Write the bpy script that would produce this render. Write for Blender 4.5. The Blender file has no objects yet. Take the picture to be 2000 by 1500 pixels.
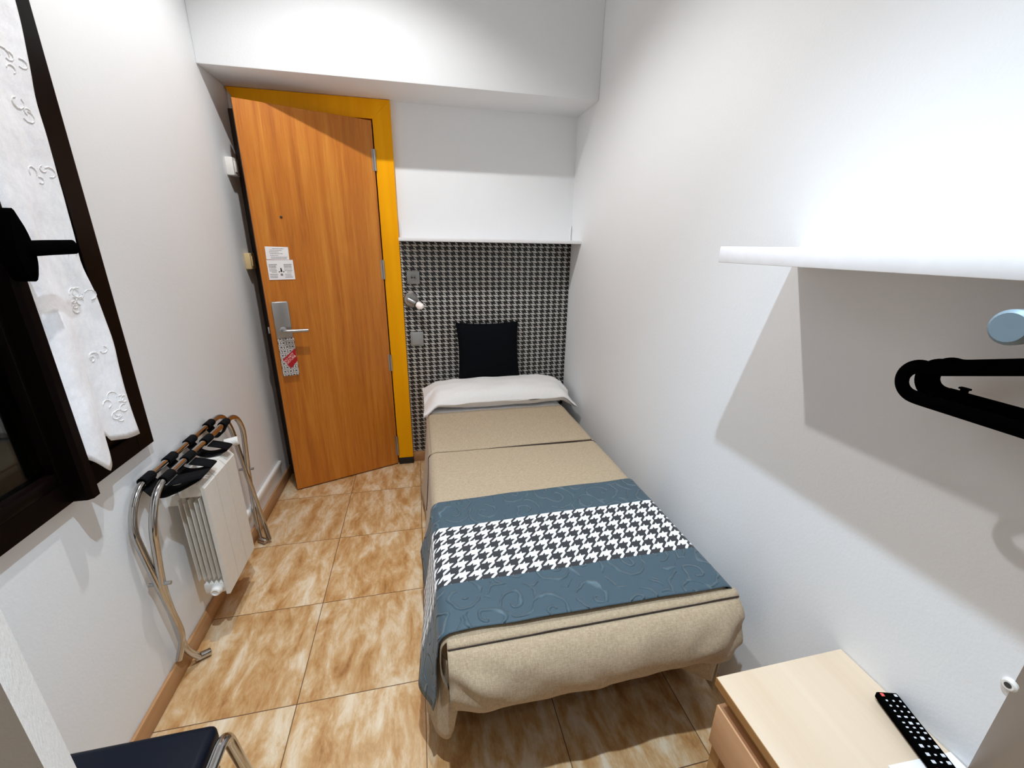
import bpy, bmesh, math, random
from mathutils import Vector, Matrix
random.seed(7)
PI = math.pi
SC = bpy.context.scene
COL = SC.collection

# ------------------------------------------------------------------ room measures (metres)
XL, XR, YB = -0.8683, 0.959, 2.6437        # left wall, right wall, back wall
ZC = 3.08                                   # ceiling
BEAM_Y, BEAM_Z = 2.343, 2.131               # front face and underside of the beam
HX, HTH, HW = -0.1938, 0.3611, 0.6191       # door hinge x, opening angle, leaf width
BT = 0.485                                  # bed top

# ------------------------------------------------------------------ camera
def make_camera():
    f, yaw, pitch, roll, H = 813.894, 0.2204, 0.3211, 0.0158, 1.4185
    cy, sy, cp, sp = math.cos(yaw), math.sin(yaw), math.cos(pitch), math.sin(pitch)
    fw = Vector((sy*cp, cy*cp, -sp)); rt = Vector((cy, -sy, 0)); up = rt.cross(fw)
    c, s = math.cos(roll), math.sin(roll)
    r2 = c*rt + s*up; u2 = -s*rt + c*up
    cam = bpy.data.cameras.new('camera'); o = bpy.data.objects.new('camera', cam); COL.objects.link(o)
    m = Matrix((r2, u2, -fw)).transposed().to_4x4(); m.translation = Vector((0, 0, H))
    o.matrix_world = m
    cam.sensor_fit = 'HORIZONTAL'; cam.sensor_width = 36.0
    cam.lens = f/2000.0*36.0
    cam.clip_start = 0.02; cam.clip_end = 50
    SC.camera = o
make_camera()

# ------------------------------------------------------------------ world and lamps
w = bpy.data.worlds.new('world'); SC.world = w; w.use_nodes = True
w.node_tree.nodes['Background'].inputs[0].default_value = (0.9, 0.95, 1.0, 1)
w.node_tree.nodes['Background'].inputs[1].default_value = 0.02

LAMP_A = (-0.244, 1.487, 3.05)     # warm downlight in the middle of the room
LAMP_B = (0.065, 0.445, 3.05)      # cooler downlight near the entrance
LAMP_C = (0.3, -0.85, 3.05)        # added fill lamp in the passage behind, no real downlight there
def spot(name, loc, power, color, size, blend, radius=0.03):
    l = bpy.data.lights.new(name, 'SPOT'); l.energy = power; l.color = color
    l.spot_size = math.radians(size); l.spot_blend = blend; l.shadow_soft_size = radius
    o = bpy.data.objects.new(name, l); COL.objects.link(o); o.location = loc
    return o
spot('warm_downlight_beam', LAMP_A, 272, (0.99, 0.985, 0.98), 120, 0.48, 0.022)
spot('cool_downlight_beam', LAMP_B, 730, (0.71, 0.86, 1.0), 86, 1.0, 0.022)
spot('passage_fill_light', LAMP_C, 36, (0.95, 0.97, 1.0), 150, 0.5, 0.05)  # dim fill from an added, unseen source

SC.view_settings.view_transform = 'Standard'
SC.view_settings.look = 'None'
SC.view_settings.exposure = -1.5
SC.view_settings.gamma = 1.0
SC.view_settings.use_curve_mapping = False
SC.cycles.max_bounces = 14
SC.cycles.diffuse_bounces = 10
SC.cycles.glossy_bounces = 6

# ------------------------------------------------------------------ materials
class NT:
    def __init__(s, name):
        s.m = bpy.data.materials.new(name); s.m.use_nodes = True
        s.t = s.m.node_tree; s.b = s.t.nodes['Principled BSDF']
    def n(s, typ, **kw):
        nd = s.t.nodes.new(typ)
        for k, v in kw.items(): setattr(nd, k, v)
        return nd
    def put(s, sock, v):
        if isinstance(v, bpy.types.NodeSocket): s.t.links.new(v, sock)
        else: sock.default_value = v
    def math(s, op, a, b=None, c=None):
        nd = s.n('ShaderNodeMath', operation=op)
        for i, v in enumerate((a, b, c)):
            if v is not None: s.put(nd.inputs[i], v)
        return nd.outputs[0]
    def coord(s, kind='Object', scale=(1, 1, 1), loc=(0, 0, 0), rot=(0, 0, 0)):
        tc = s.n('ShaderNodeTexCoord'); mp = s.n('ShaderNodeMapping')
        s.t.links.new(tc.outputs[kind], mp.inputs[0])
        mp.inputs['Scale'].default_value = scale; mp.inputs['Location'].default_value = loc
        mp.inputs['Rotation'].default_value = rot
        return mp.outputs[0]
    def noise(s, vec, scale, detail=4, rough=0.5, dist=0.0):
        nd = s.n('ShaderNodeTexNoise'); s.t.links.new(vec, nd.inputs['Vector'])
        nd.inputs['Scale'].default_value = scale; nd.inputs['Detail'].default_value = detail
        nd.inputs['Roughness'].default_value = rough; nd.inputs['Distortion'].default_value = dist
        return nd.outputs[0]
    def ramp(s, fac, stops):
        nd = s.n('ShaderNodeValToRGB'); s.put(nd.inputs[0], fac)
        e = nd.color_ramp.elements
        while len(e) < len(stops): e.new(0.5)
        for i, (p, c) in enumerate(stops):
            e[i].position = p; e[i].color = (*c, 1)
        return nd.outputs[0]
    def mix(s, fac, a, b):
        nd = s.n('ShaderNodeMix', data_type='RGBA')
        s.put(nd.inputs[0], fac)
        for i, v in ((6, a), (7, b)):
            s.put(nd.inputs[i], (*v, 1) if isinstance(v, tuple) and len(v) == 3 else v)
        return nd.outputs[2]
    def base(s, v): s.put(s.b.inputs['Base Color'], (*v, 1) if isinstance(v, tuple) and len(v) == 3 else v)
    def set(s, **kw):
        for k, v in kw.items(): s.put(s.b.inputs[k.replace('_', ' ')], v)
    def bump(s, h, strength=0.3, dist=0.002):
        nd = s.n('ShaderNodeBump'); s.put(nd.inputs['Height'], h)
        nd.inputs['Strength'].default_value = strength; nd.inputs['Distance'].default_value = dist
        s.t.links.new(nd.outputs[0], s.b.inputs['Normal'])

def lin(r, g, b):
    f = lambda c: (c/255/12.92) if c/255 <= 0.04045 else ((c/255+0.055)/1.055)**2.4
    return (f(r), f(g), f(b))

def plain(name, col, rough=0.5, metal=0.0, bump=None, spec=0.5, **kw):
    m = NT(name); v = m.coord()
    n = m.noise(v, 40, 3)
    m.base(m.mix(n, tuple(c*0.94 for c in col), tuple(min(1, c*1.05) for c in col)))
    m.set(Roughness=rough, Metallic=metal)
    m.b.inputs['Specular IOR Level'].default_value = spec
    if bump: m.bump(m.noise(v, bump[0], 5, 0.6), bump[1], bump[2])
    for k, x in kw.items(): m.put(m.b.inputs[k.replace('_', ' ')], x)
    return m.m

def mat_plaster(name, col, lump=(120, 0.22, 0.0018)):
    m = NT(name); v = m.coord()
    big = m.noise(v, 2.0, 3)
    m.base(m.mix(big, tuple(c*0.975 for c in col), tuple(min(1, c*1.02) for c in col)))
    m.set(Roughness=0.62); m.b.inputs['Specular IOR Level'].default_value = 0.3
    h = m.math('ADD', m.math('MULTIPLY', m.noise(v, lump[0], 3, 0.55), 1.0), m.math('MULTIPLY', m.noise(v, 14, 2), 0.8))
    m.bump(h, lump[1], lump[2])
    return m.m

def mat_tiles():
    m = NT('travertine_tiles'); v = m.coord()
    sx = m.n('ShaderNodeSeparateXYZ'); m.t.links.new(v, sx.inputs[0])
    px, py, ox, oy = 0.4069, 0.4113, -0.4554, 2.3074
    gx = m.math('DIVIDE', m.math('SUBTRACT', sx.outputs[0], ox), px)
    gy = m.math('DIVIDE', m.math('SUBTRACT', sx.outputs[1], oy), py)
    def edge(g, p):
        fr = m.math('FRACT', g)
        d = m.math('MINIMUM', fr, m.math('SUBTRACT', 1.0, fr))
        return m.math('MULTIPLY', d, p)
    d = m.math('MINIMUM', edge(gx, px), edge(gy, py))
    joint = m.math('LESS_THAN', d, 0.0014)
    # each tile its own vein offset
    idv = m.n('ShaderNodeCombineXYZ')
    m.t.links.new(m.math('FLOOR', gx), idv.inputs[0]); m.t.links.new(m.math('FLOOR', gy), idv.inputs[1])
    wn = m.n('ShaderNodeTexWhiteNoise'); m.t.links.new(idv.outputs[0], wn.inputs['Vector'])
    add = m.n('ShaderNodeVectorMath', operation='MULTIPLY_ADD')
    m.t.links.new(wn.outputs['Color'], add.inputs[0]); add.inputs[1].default_value = (7, 7, 7); m.t.links.new(v, add.inputs[2])
    mp = m.n('ShaderNodeMapping'); m.t.links.new(add.outputs[0], mp.inputs[0]); mp.inputs['Scale'].default_value = (13.0, 5.0, 1); mp.inputs['Rotation'].default_value = (0, 0, 0.12)
    n1 = m.noise(mp.outputs[0], 1.0, 8, 0.66, 0.45)
    mp2 = m.n('ShaderNodeMapping'); m.t.links.new(add.outputs[0], mp2.inputs[0]); mp2.inputs['Scale'].default_value = (30.0, 11.0, 1); mp2.inputs['Rotation'].default_value = (0, 0, 0.2)
    n2 = m.noise(mp2.outputs[0], 1.0, 6, 0.7, 0.6)
    f = m.math('ADD', m.math('MULTIPLY', n1, 0.72), m.math('MULTIPLY', n2, 0.28))
    c = m.ramp(f, [(0.33, lin(150, 98, 50)), (0.42, lin(184, 136, 82)), (0.50, lin(202, 163, 116)), (0.59, lin(220, 196, 163)), (0.72, lin(234, 221, 202))])
    tv = m.math('ADD', 0.92, m.math('MULTIPLY', wn.outputs['Value'], 0.14))
    hsv = m.n('ShaderNodeHueSaturation'); m.t.links.new(c, hsv.inputs['Color']); m.t.links.new(tv, hsv.inputs['Value'])
    m.base(m.mix(joint, hsv.outputs[0], lin(96, 66, 42)))
    m.set(Roughness=m.math('ADD', 0.33, m.math('MULTIPLY', n2, 0.2)))
    m.bump(m.math('ADD', m.math('MULTIPLY', joint, -1.0), m.math('MULTIPLY', n2, 0.12)), 0.4, 0.0012)
    return m.m

def mat_wood(name, dark, mid, light, axis='z', scale=1.0, rough=0.38, fine=0.25):
    m = NT(name)
    st = {'z': (26, 26, 1.1), 'y': (26, 1.1, 26), 'x': (1.1, 26, 26)}[axis]
    sf = {'z': (170, 170, 5), 'y': (170, 5, 170), 'x': (5, 170, 170)}[axis]
    n1 = m.noise(m.coord(scale=tuple(a*scale for a in st)), 0.55, 5, 0.55, 0.6)
    n2 = m.noise(m.coord(scale=tuple(a*scale for a in sf)), 1.0, 3, 0.6)
    f = m.math('ADD', m.math('MULTIPLY', n1, 1-fine), m.math('MULTIPLY', n2, fine))
    m.base(m.ramp(f, [(0.30, dark), (0.5, mid), (0.72, light)]))
    m.set(Roughness=rough); m.bump(n2, 0.12, 0.0006)
    return m.m

def houndstooth(m, u, v, duty=0.5):
    """smooth houndstooth check; u, v count one repeat per unit; 1 = dark"""
    tw = m.math('LESS_THAN', m.math('FRACT', m.math('MULTIPLY', m.math('ADD', u, v), 2.0)), 0.5)
    wa = m.math('LESS_THAN', m.math('FRACT', u), duty)
    we = m.math('LESS_THAN', m.math('FRACT', v), duty)
    return m.math('ADD', m.math('MULTIPLY', tw, wa), m.math('MULTIPLY', m.math('SUBTRACT', 1.0, tw), we))

def mat_headboard():
    m = NT('houndstooth_panel'); v = m.coord()
    sx = m.n('ShaderNodeSeparateXYZ'); m.t.links.new(v, sx.inputs[0])
    h = houndstooth(m, m.math('DIVIDE', sx.outputs[0], 0.0405), m.math('DIVIDE', sx.outputs[2], 0.0295), 0.64)
    n = m.noise(v, 300, 2)
    m.base(m.mix(h, lin(196, 194, 190), lin(15, 16, 17)))
    m.set(Roughness=0.42); m.bump(n, 0.15, 0.0008)
    return m.m

def mat_runner_check():
    m = NT('runner_houndstooth'); tc = m.n('ShaderNodeTexCoord')
    sx = m.n('ShaderNodeSeparateXYZ'); m.t.links.new(tc.outputs['UV'], sx.inputs[0])
    h = houndstooth(m, m.math('DIVIDE', sx.outputs[0], -0.0455), m.math('DIVIDE', sx.outputs[1], 0.0455), 0.555)
    n = m.noise(tc.outputs['UV'], 600, 2)
    m.base(m.mix(h, lin(236, 237, 238), m.mix(n, lin(22, 23, 26), lin(48, 50, 54))))
    m.set(Roughness=0.7, Sheen_Weight=0.15)
    m.bump(m.noise(tc.outputs['UV'], 900, 2), 0.25, 0.001)
    return m.m

def mat_runner_scroll():
    m = NT('runner_scroll_brocade'); tc = m.n('ShaderNodeTexCoord')
    mp = m.n('ShaderNodeMapping'); m.t.links.new(tc.outputs['UV'], mp.inputs[0]); mp.inputs['Scale'].default_value = (8.6, 8.6, 1)
    wob = m.n('ShaderNodeTexNoise'); m.t.links.new(mp.outputs[0], wob.inputs['Vector']); wob.inputs['Scale'].default_value = 1.3
    va = m.n('ShaderNodeVectorMath', operation='MULTIPLY_ADD'); m.t.links.new(wob.outputs['Color'], va.inputs[0])
    va.inputs[1].default_value = (0.55, 0.55, 0); m.t.links.new(mp.outputs[0], va.inputs[2])
    vo = m.n('ShaderNodeTexVoronoi', voronoi_dimensions='2D'); m.t.links.new(va.outputs[0], vo.inputs['Vector'])
    vo.inputs['Scale'].default_value = 1.0; vo.inputs['Randomness'].default_value = 0.75
    df = m.n('ShaderNodeVectorMath', operation='SUBTRACT'); m.t.links.new(va.outputs[0], df.inputs[0]); m.t.links.new(vo.outputs['Position'], df.inputs[1])
    s2 = m.n('ShaderNodeSeparateXYZ'); m.t.links.new(df.outputs[0], s2.inputs[0])
    sc = m.n('ShaderNodeSeparateColor'); m.t.links.new(vo.outputs['Color'], sc.inputs[0])
    sgn = m.math('SUBTRACT', m.math('MULTIPLY', m.math('GREATER_THAN', sc.outputs[0], 0.5), 2.0), 1.0)
    ang = m.math('DIVIDE', m.math('ARCTAN2', s2.outputs[1], s2.outputs[0]), 2*PI)
    ph = m.math('FRACT', m.math('ADD', m.math('ADD', m.math('MULTIPLY', vo.outputs['Distance'], 2.9), m.math('MULTIPLY', ang, sgn)), sc.outputs[1]))
    ridge = m.math('SUBTRACT', 1.0, m.math('MULTIPLY', m.math('ABSOLUTE', m.math('SUBTRACT', ph, 0.5)), 7.0))
    ridge = m.math('MAXIMUM', ridge, 0.0)
    brk = m.noise(mp.outputs[0], 1.7, 1)
    ridge = m.math('MULTIPLY', ridge, m.math('GREATER_THAN', brk, 0.38))
    weave = m.noise(tc.outputs['UV'], 700, 2)
    c = m.mix(weave, lin(48, 68, 79), lin(68, 91, 103))
    c = m.mix(m.math('MULTIPLY', ridge, 0.45), c, lin(116, 142, 152))
    m.base(c); m.set(Roughness=0.55, Sheen_Weight=0.1)
    m.bump(m.math('ADD', ridge, m.math('MULTIPLY', weave, 0.12)), 1.0, 0.007)
    return m.m

def mat_cloth(name, c1, c2, scale=700, rough=0.85, wrinkle=(8, 0.4)):
    m = NT(name); v = m.coord()
    a = m.noise(m.coord(scale=(1, 0.12, 0.12)), scale, 2, 0.6); b = m.noise(m.coord(scale=(0.12, 1, 1)), scale, 2, 0.6)
    wv = m.math('MULTIPLY', m.math('ADD', a, b), 0.5)
    m.base(m.ramp(wv, [(0.4, c1), (0.6, c2)]))
    m.set(Roughness=rough, Sheen_Weight=0.12)
    m.b.inputs['Specular IOR Level'].default_value = 0.2
    h = m.math('ADD', m.math('MULTIPLY', wv, 0.25), m.noise(v, wrinkle[0], 3))
    m.bump(h, wrinkle[1], 0.006)
    return m.m

M = {}
M['wall'] = mat_plaster('white_plaster', lin(233, 235, 237))
M['ceil'] = mat_plaster('ceiling_plaster', lin(240, 240, 238))
M['pier'] = mat_plaster('rough_plaster', lin(226, 226, 224), (160, 0.3, 0.002))
M['dark_outside'] = plain('night_dark_box', (0.01, 0.012, 0.018), 0.9)  # near-black colour stands in for the night behind the glass
M['corridor'] = plain('corridor_paint', (0.12, 0.10, 0.09), 0.8)
M['tile'] = mat_tiles()
M['skirt'] = mat_wood('tan_skirting', lin(140, 98, 62), lin(172, 126, 84), lin(190, 148, 104), 'y', 0.6, 0.4)
M['door'] = mat_wood('door_veneer', lin(156, 82, 16), lin(192, 114, 30), lin(212, 142, 52), 'z', 1.7, 0.42, 0.35)
M['casing'] = mat_wood('casing_ochre', lin(232, 156, 0), lin(242, 166, 2), lin(246, 174, 8), 'z', 0.7, 0.4, 0.15)
M['casing'].node_tree.nodes['Principled BSDF'].inputs['Specular IOR Level'].default_value = 0.12
M['edge_and_shade'] = plain('dark_door_edge_and_jamb_shade', (0.045, 0.03, 0.022), 0.5)  # also stands in for the door's shade on the closing jamb
M['black_rubber'] = plain('black_plinth', (0.006, 0.006, 0.006), 0.5)
M['white_lac'] = plain('white_laminate', lin(236, 236, 238), 0.35)
M['white_plastic'] = plain('white_plastic', lin(232, 230, 226), 0.35)
M['cream_plastic'] = plain('cream_plastic', lin(224, 200, 150), 0.4)
M['silver_plastic'] = plain('silver_plastic', lin(158, 160, 160), 0.38, 0.25)
M['grey_dark'] = plain('dark_socket', lin(52, 52, 54), 0.5)
M['satin'] = plain('satin_nickel', (0.42, 0.42, 0.42), 0.34, 0.9)
M['chrome'] = plain('chrome', (0.50, 0.49, 0.48), 0.12, 1.0)
M['bluemetal'] = plain('blue_grey_metal', lin(120, 140, 152), 0.5, 0.3)
M['black'] = plain('black_plastic', (0.0015, 0.0015, 0.0015), 0.75, spec=0.0)
M['strap'] = plain('black_webbing', (0.006, 0.006, 0.007), 0.85, bump=(500, 0.3, 0.001), spec=0.1)
M['leather'] = plain('navy_leatherette', lin(4, 11, 24), 0.45, bump=(400, 0.15, 0.0006), spec=0.2)
M['winframe'] = plain('dark_brown_lacquer', (0.0035, 0.0016, 0.0014), 0.3, spec=0.07)
M['rad'] = plain('radiator_enamel', lin(226, 222, 214), 0.4)
M['beech'] = mat_wood('beech_laminate', lin(206, 182, 155), lin(215, 195, 170), lin(222, 205, 182), 'y', 0.5, 0.42, 0.2)
M['oak'] = mat_wood('oak_edge', lin(148, 106, 58), lin(166, 122, 72), lin(182, 138, 88), 'y', 0.8, 0.45)
M['beech_side'] = mat_wood('beech_side', lin(186, 140, 102), lin(198, 152, 112), lin(208, 164, 124), 'y', 0.6, 0.45)
M['headboard'] = mat_headboard()
M['check'] = mat_runner_check()
M['scroll'] = mat_runner_scroll()
M['spread'] = mat_cloth('beige_linen', lin(160, 141, 116), lin(186, 167, 140))
M['piping'] = plain('brown_piping', lin(52, 40, 36), 0.8)
M['cotton'] = mat_cloth('white_cotton', lin(232, 231, 230), lin(242, 241, 240), 900, 0.8, (12, 0.3))
M['curtain'] = mat_cloth('curtain_cotton', lin(240, 242, 248), lin(250, 251, 254), 500, 0.8, (26, 0.35))
M['cushion'] = plain('black_canvas', (0.004, 0.005, 0.007), 0.85, bump=(600, 0.3, 0.001), spec=0.05)
M['mattress'] = plain('dark_mattress', (0.05, 0.045, 0.04), 0.9)
M['bedmetal'] = plain('dark_bed_metal', (0.01, 0.01, 0.01), 0.5)
M['paper'] = plain('white_paper', lin(238, 236, 238), 0.7)
M['ink'] = plain('grey_ink', lin(120, 118, 122), 0.8)
M['ink_black'] = plain('black_ink', lin(16, 16, 18), 0.8)
M['ink_green'] = plain('green_ink', lin(120, 150, 112), 0.8)
M['red'] = plain('red_label', lin(176, 8, 22), 0.45)
M['pink'] = plain('white_print', lin(252, 226, 224), 0.6)
M['btn'] = plain('button_print', lin(206, 210, 216), 0.5)
M['btn_red'] = plain('button_red', lin(222, 84, 80), 0.5)
M['btn_yellow'] = plain('button_yellow', lin(196, 176, 120), 0.5)
M['btn_green'] = plain('button_green', lin(96, 130, 116), 0.5)
M['btn_blue'] = plain('button_blue', lin(96, 110, 170), 0.5)
def mat_glass():
    m = NT('window_glass'); m.base((0.75, 0.85, 0.85)); m.set(Roughness=0.02, IOR=1.45)
    m.b.inputs['Transmission Weight'].default_value = 1.0
    return m.m
M['glass'] = mat_glass()
def mat_emit(name, col, s):
    m = NT(name); m.base(col); m.b.inputs['Emission Color'].default_value = (*col, 1); m.b.inputs['Emission Strength'].default_value = s
    return m.m
M['lens_a'] = mat_emit('warm_lens', (1.0, 0.93, 0.84), 6.0)
M['lens_b'] = mat_emit('cool_lens', (0.85, 0.92, 1.0), 6.0)
M['lens_r'] = mat_emit('reading_lens', (1.0, 0.92, 0.88), 0.5)
def mat_tag():
    m = NT('tag_pattern'); v = m.coord()
    sx = m.n('ShaderNodeSeparateXYZ'); m.t.links.new(v, sx.inputs[0])
    gz = m.math('DIVIDE', sx.outputs[2], 0.0225)
    row = m.math('FLOOR', gz)
    gx = m.math('ADD', m.math('DIVIDE', sx.outputs[0], 0.027), m.math('MULTIPLY', m.math('MODULO', m.math('ADD', row, 20.0), 2.0), 0.5))
    fx = m.math('SUBTRACT', m.math('FRACT', gx), 0.5); fz = m.math('SUBTRACT', m.math('FRACT', gz), 0.5)
    d = m.math('SQRT', m.math('ADD', m.math('MULTIPLY', fx, fx), m.math('MULTIPLY', fz, fz)))
    disc = m.math('LESS_THAN', d, 0.40)
    arm = m.math('GREATER_THAN', m.math('MINIMUM', m.math('ABSOLUTE', fx), m.math('ABSOLUTE', fz)), 0.055)
    ring = m.math('GREATER_THAN', d, 0.50)
    light = m.math('MAXIMUM', m.math('MULTIPLY', disc, arm), ring)
    m.base(m.mix(light, lin(34, 35, 38), lin(226, 224, 224)))
    m.set(Roughness=0.5)
    return m.m
M['tag'] = mat_tag()

# ------------------------------------------------------------------ mesh helpers
def link(name, bm, mats, parent=None, smooth=False, loc=(0, 0, 0), rot=(0, 0, 0)):
    me = bpy.data.meshes.new(name)
    bmesh.ops.recalc_face_normals(bm, faces=bm.faces)
    bm.to_mesh(me); bm.free()
    for m in (mats if isinstance(mats, (list, tuple)) else [mats]): me.materials.append(m)
    if smooth:
        for p in me.polygons: p.use_smooth = True
        try: me.set_sharp_from_angle(angle=math.radians(40))
        except Exception: pass
    o = bpy.data.objects.new(name, me); COL.objects.link(o)
    o.location = loc; o.rotation_euler = rot
    if parent: o.parent = parent
    return o

def box(bm, x0, x1, y0, y1, z0, z1, bev=0.0, seg=2, mat=0):
    r = bmesh.ops.create_cube(bm, size=1.0)
    vs = r['verts']
    for v in vs:
        v.co = Vector(((x0+x1)/2+v.co.x*(x1-x0), (y0+y1)/2+v.co.y*(y1-y0), (z0+z1)/2+v.co.z*(z1-z0)))
    fs = set(f for v in vs for f in v.link_faces)
    for f in fs: f.material_index = mat
    if bev > 0:
        es = list(set(e for v in vs for e in v.link_edges))
        bmesh.ops.bevel(bm, geom=es, offset=bev, segments=seg, profile=0.5, affect='EDGES')

def BX(name, dims, m, parent=None, bev=0.0, seg=2, loc=(0, 0, 0), rot=(0, 0, 0)):
    bm = bmesh.new(); box(bm, *dims, bev, seg)
    return link(name, bm, m, parent, bev > 0, loc, rot)

def prism(bm, poly, z0, z1):
    a = [bm.verts.new((x, y, z0)) for x, y in poly]; b = [bm.verts.new((x, y, z1)) for x, y in poly]
    n = len(poly)
    bm.faces.new(a[::-1]); bm.faces.new(b)
    for i in range(n): bm.faces.new((a[i], a[(i+1) % n], b[(i+1) % n], b[i]))

def smooth_path(pts, r=0.03, n=5):
    """round the inner corners of a polyline"""
    pts = [Vector(p) for p in pts]; out = [pts[0]]
    for i in range(1, len(pts)-1):
        p, a, b = pts[i], pts[i-1], pts[i+1]
        ra = min(r, (a-p).length*0.48); rb = min(r, (b-p).length*0.48)
        s = p+(a-p).normalized()*ra; e = p+(b-p).normalized()*rb
        for k in range(n+1):
            t = k/n; out.append((1-t)**2*s+2*t*(1-t)*p+t*t*e)
    out.append(pts[-1]); return out

def tube(bm, pts, r, seg=10, ry=None, closed=False, up=Vector((0, 0, 1)), cap=True, mat=0):
    """sweep an ellipse; r along the side axis, ry along the up axis"""
    pts = [Vector(p) for p in pts]; ry = r if ry is None else ry
    rings = []; n = len(pts); prev = None
    for i, p in enumerate(pts):
        if closed: t = pts[(i+1) % n]-pts[i-1]
        else: t = pts[min(i+1, n-1)]-pts[max(i-1, 0)]
        t.normalize()
        if prev is None:
            u = up if abs(t.dot(up)) < 0.95 else Vector((1, 0, 0))
        else: u = prev
        s = t.cross(u).normalized(); u = s.cross(t).normalized(); prev = u
        rr = r(i/(n-1)) if callable(r) else r; r2 = ry(i/(n-1)) if callable(ry) else ry
        rings.append([bm.verts.new(p+s*rr*math.cos(2*PI*k/seg)+u*r2*math.sin(2*PI*k/seg)) for k in range(seg)])
    m = n if closed else n-1
    for i in range(m):
        a, b = rings[i], rings[(i+1) % n]
        for k in range(seg):
            f = bm.faces.new((a[k], a[(k+1) % seg], b[(k+1) % seg], b[k])); f.material_index = mat
    if cap and not closed:
        bm.faces.new(rings[0][::-1]).material_index = mat; bm.faces.new(rings[-1]).material_index = mat

def TB(name, pts, r, m, parent=None, seg=12, **kw):
    bm = bmesh.new(); tube(bm, pts, r, seg, **kw)
    return link(name, bm, m, parent, True)

def lathe(bm, prof, mtx, seg=24, mat=0):
    """prof = [(radius, height)], spun around local z, then placed by mtx"""
    rings = []
    for r, h in prof:
        rings.append([bm.verts.new(mtx @ Vector((max(r, 1e-5)*math.cos(2*PI*k/seg), max(r, 1e-5)*math.sin(2*PI*k/seg), h))) for k in range(seg)])
    for a, b in zip(rings, rings[1:]):
        for k in range(seg): bm.faces.new((a[k], a[(k+1) % seg], b[(k+1) % seg], b[k])).material_index = mat
    bm.faces.new(rings[0][::-1]).material_index = mat; bm.faces.new(rings[-1]).material_index = mat

def LT(name, prof, loc, axis, m, parent=None, seg=24):
    bm = bmesh.new()
    q = Vector((0, 0, 1)).rotation_difference(Vector(axis)).to_matrix().to_4x4()
    lathe(bm, prof, Matrix.Translation(loc) @ q, seg)
    return link(name, bm, m, parent, True)

def grid(bm, nu, nv, fn, uvfn=None, matfn=None):
    vs = [[bm.verts.new(fn(i/nu, j/nv)) for j in range(nv+1)] for i in range(nu+1)]
    uvl = bm.loops.layers.uv.verify() if uvfn else None
    for i in range(nu):
        for j in range(nv):
            f = bm.faces.new((vs[i][j], vs[i+1][j], vs[i+1][j+1], vs[i][j+1]))
            if matfn: f.material_index = matfn((i+.5)/nu, (j+.5)/nv)
            if uvl:
                for l, (a, b) in zip(f.loops, ((i, j), (i+1, j), (i+1, j+1), (i, j+1))): l[uvl].uv = uvfn(a/nu, b/nv)
    return vs

def solidify(o, t, offset=0.0):
    md = o.modifiers.new('thickness', 'SOLIDIFY'); md.thickness = t; md.offset = offset
def subsurf(o, l=1):
    md = o.modifiers.new('smooth', 'SUBSURF'); md.levels = l; md.render_levels = l

def text_mesh(name, s, size, m, parent, mtx, depth=0.0002):
    cu = bpy.data.curves.new('tmp_text', 'FONT'); cu.body = s; cu.size = size; cu.extrude = depth
    cu.align_x = 'CENTER'; cu.align_y = 'CENTER'
    to = bpy.data.objects.new('tmp_text', cu); COL.objects.link(to)
    dg = bpy.context.evaluated_depsgraph_get()
    me = bpy.data.meshes.new_from_object(to.evaluated_get(dg))
    bpy.data.objects.remove(to); bpy.data.curves.remove(cu)
    me.transform(mtx); me.name = name; me.materials.clear(); me.materials.append(m)
    o = bpy.data.objects.new(name, me); COL.objects.link(o); o.parent = parent
    return o

def struct(o, label=None):
    o['kind'] = 'structure'
    if label: o['label'] = label
    return o
def thing(name, label, cat, loc=(0, 0, 0), group=None, rz=0.0):
    o = bpy.data.objects.new(name, None); COL.objects.link(o); o.location = loc; o.rotation_euler = (0, 0, rz)
    o.empty_display_size = 0.1
    return tag(o, label, cat, group)
def tag(o, label, cat, group=None):
    o['label'] = label; o['category'] = cat
    if group: o['group'] = group
    return o
def hash2(x, y): 
    s = math.sin(x*12.9898+y*78.233)*43758.5453
    return s-math.floor(s)
def vn(x, y):
    xi, yi = math.floor(x), math.floor(y); fx, fy = x-xi, y-yi
    fx = fx*fx*(3-2*fx); fy = fy*fy*(3-2*fy)
    a = hash2(xi, yi)*(1-fx)+hash2(xi+1, yi)*fx; b = hash2(xi, yi+1)*(1-fx)+hash2(xi+1, yi+1)*fx
    return (a*(1-fy)+b*fy)*2-1
def sst(a, b, x):
    t = max(0, min(1, (x-a)/(b-a))); return t*t*(3-2*t)

# ================================================================== THE ROOM
struct(BX('floor', (-2.0, 2.2, -1.6, 3.95, -0.1, 0), M['tile']), 'tan travertine tile floor')
struct(BX('ceiling', (-2.0, 2.2, -1.6, 2.75, ZC, ZC+0.1), M['ceil']))
# back wall with the door opening
bm = bmesh.new()
box(bm, -0.17, XR+0.1, YB, YB+0.1, 0, ZC); box(bm, XL-0.1, -0.83, YB, YB+0.1, 0, ZC); box(bm, -0.83, -0.17, YB, YB+0.1, 2.06, ZC)
struct(link('wall_back', bm, M['wall']))
# left wall with the window opening
WY0, WY1, WZ0, WZ1 = 0.78, 1.395, 0.835, 1.975
bm = bmesh.new()
box(bm, XL-0.1, XL, WY1, YB, 0, ZC); box(bm, XL-0.1, XL, 0.2, WY0, 0, ZC)
box(bm, XL-0.1, XL, WY0, WY1, 0, WZ0); box(bm, XL-0.1, XL, WY0, WY1, WZ1, ZC)
struct(link('wall_left', bm, M['wall']))
# right wall, turning the corner into the passage
bm = bmesh.new(); prism(bm, [(XR, 0.317), (2.2, 0.317), (2.2, 0.417), (XR+0.1, 0.417), (XR+0.1, YB), (XR, YB)], 0, ZC)
struct(link('wall_right', bm, M['wall']))
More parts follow.
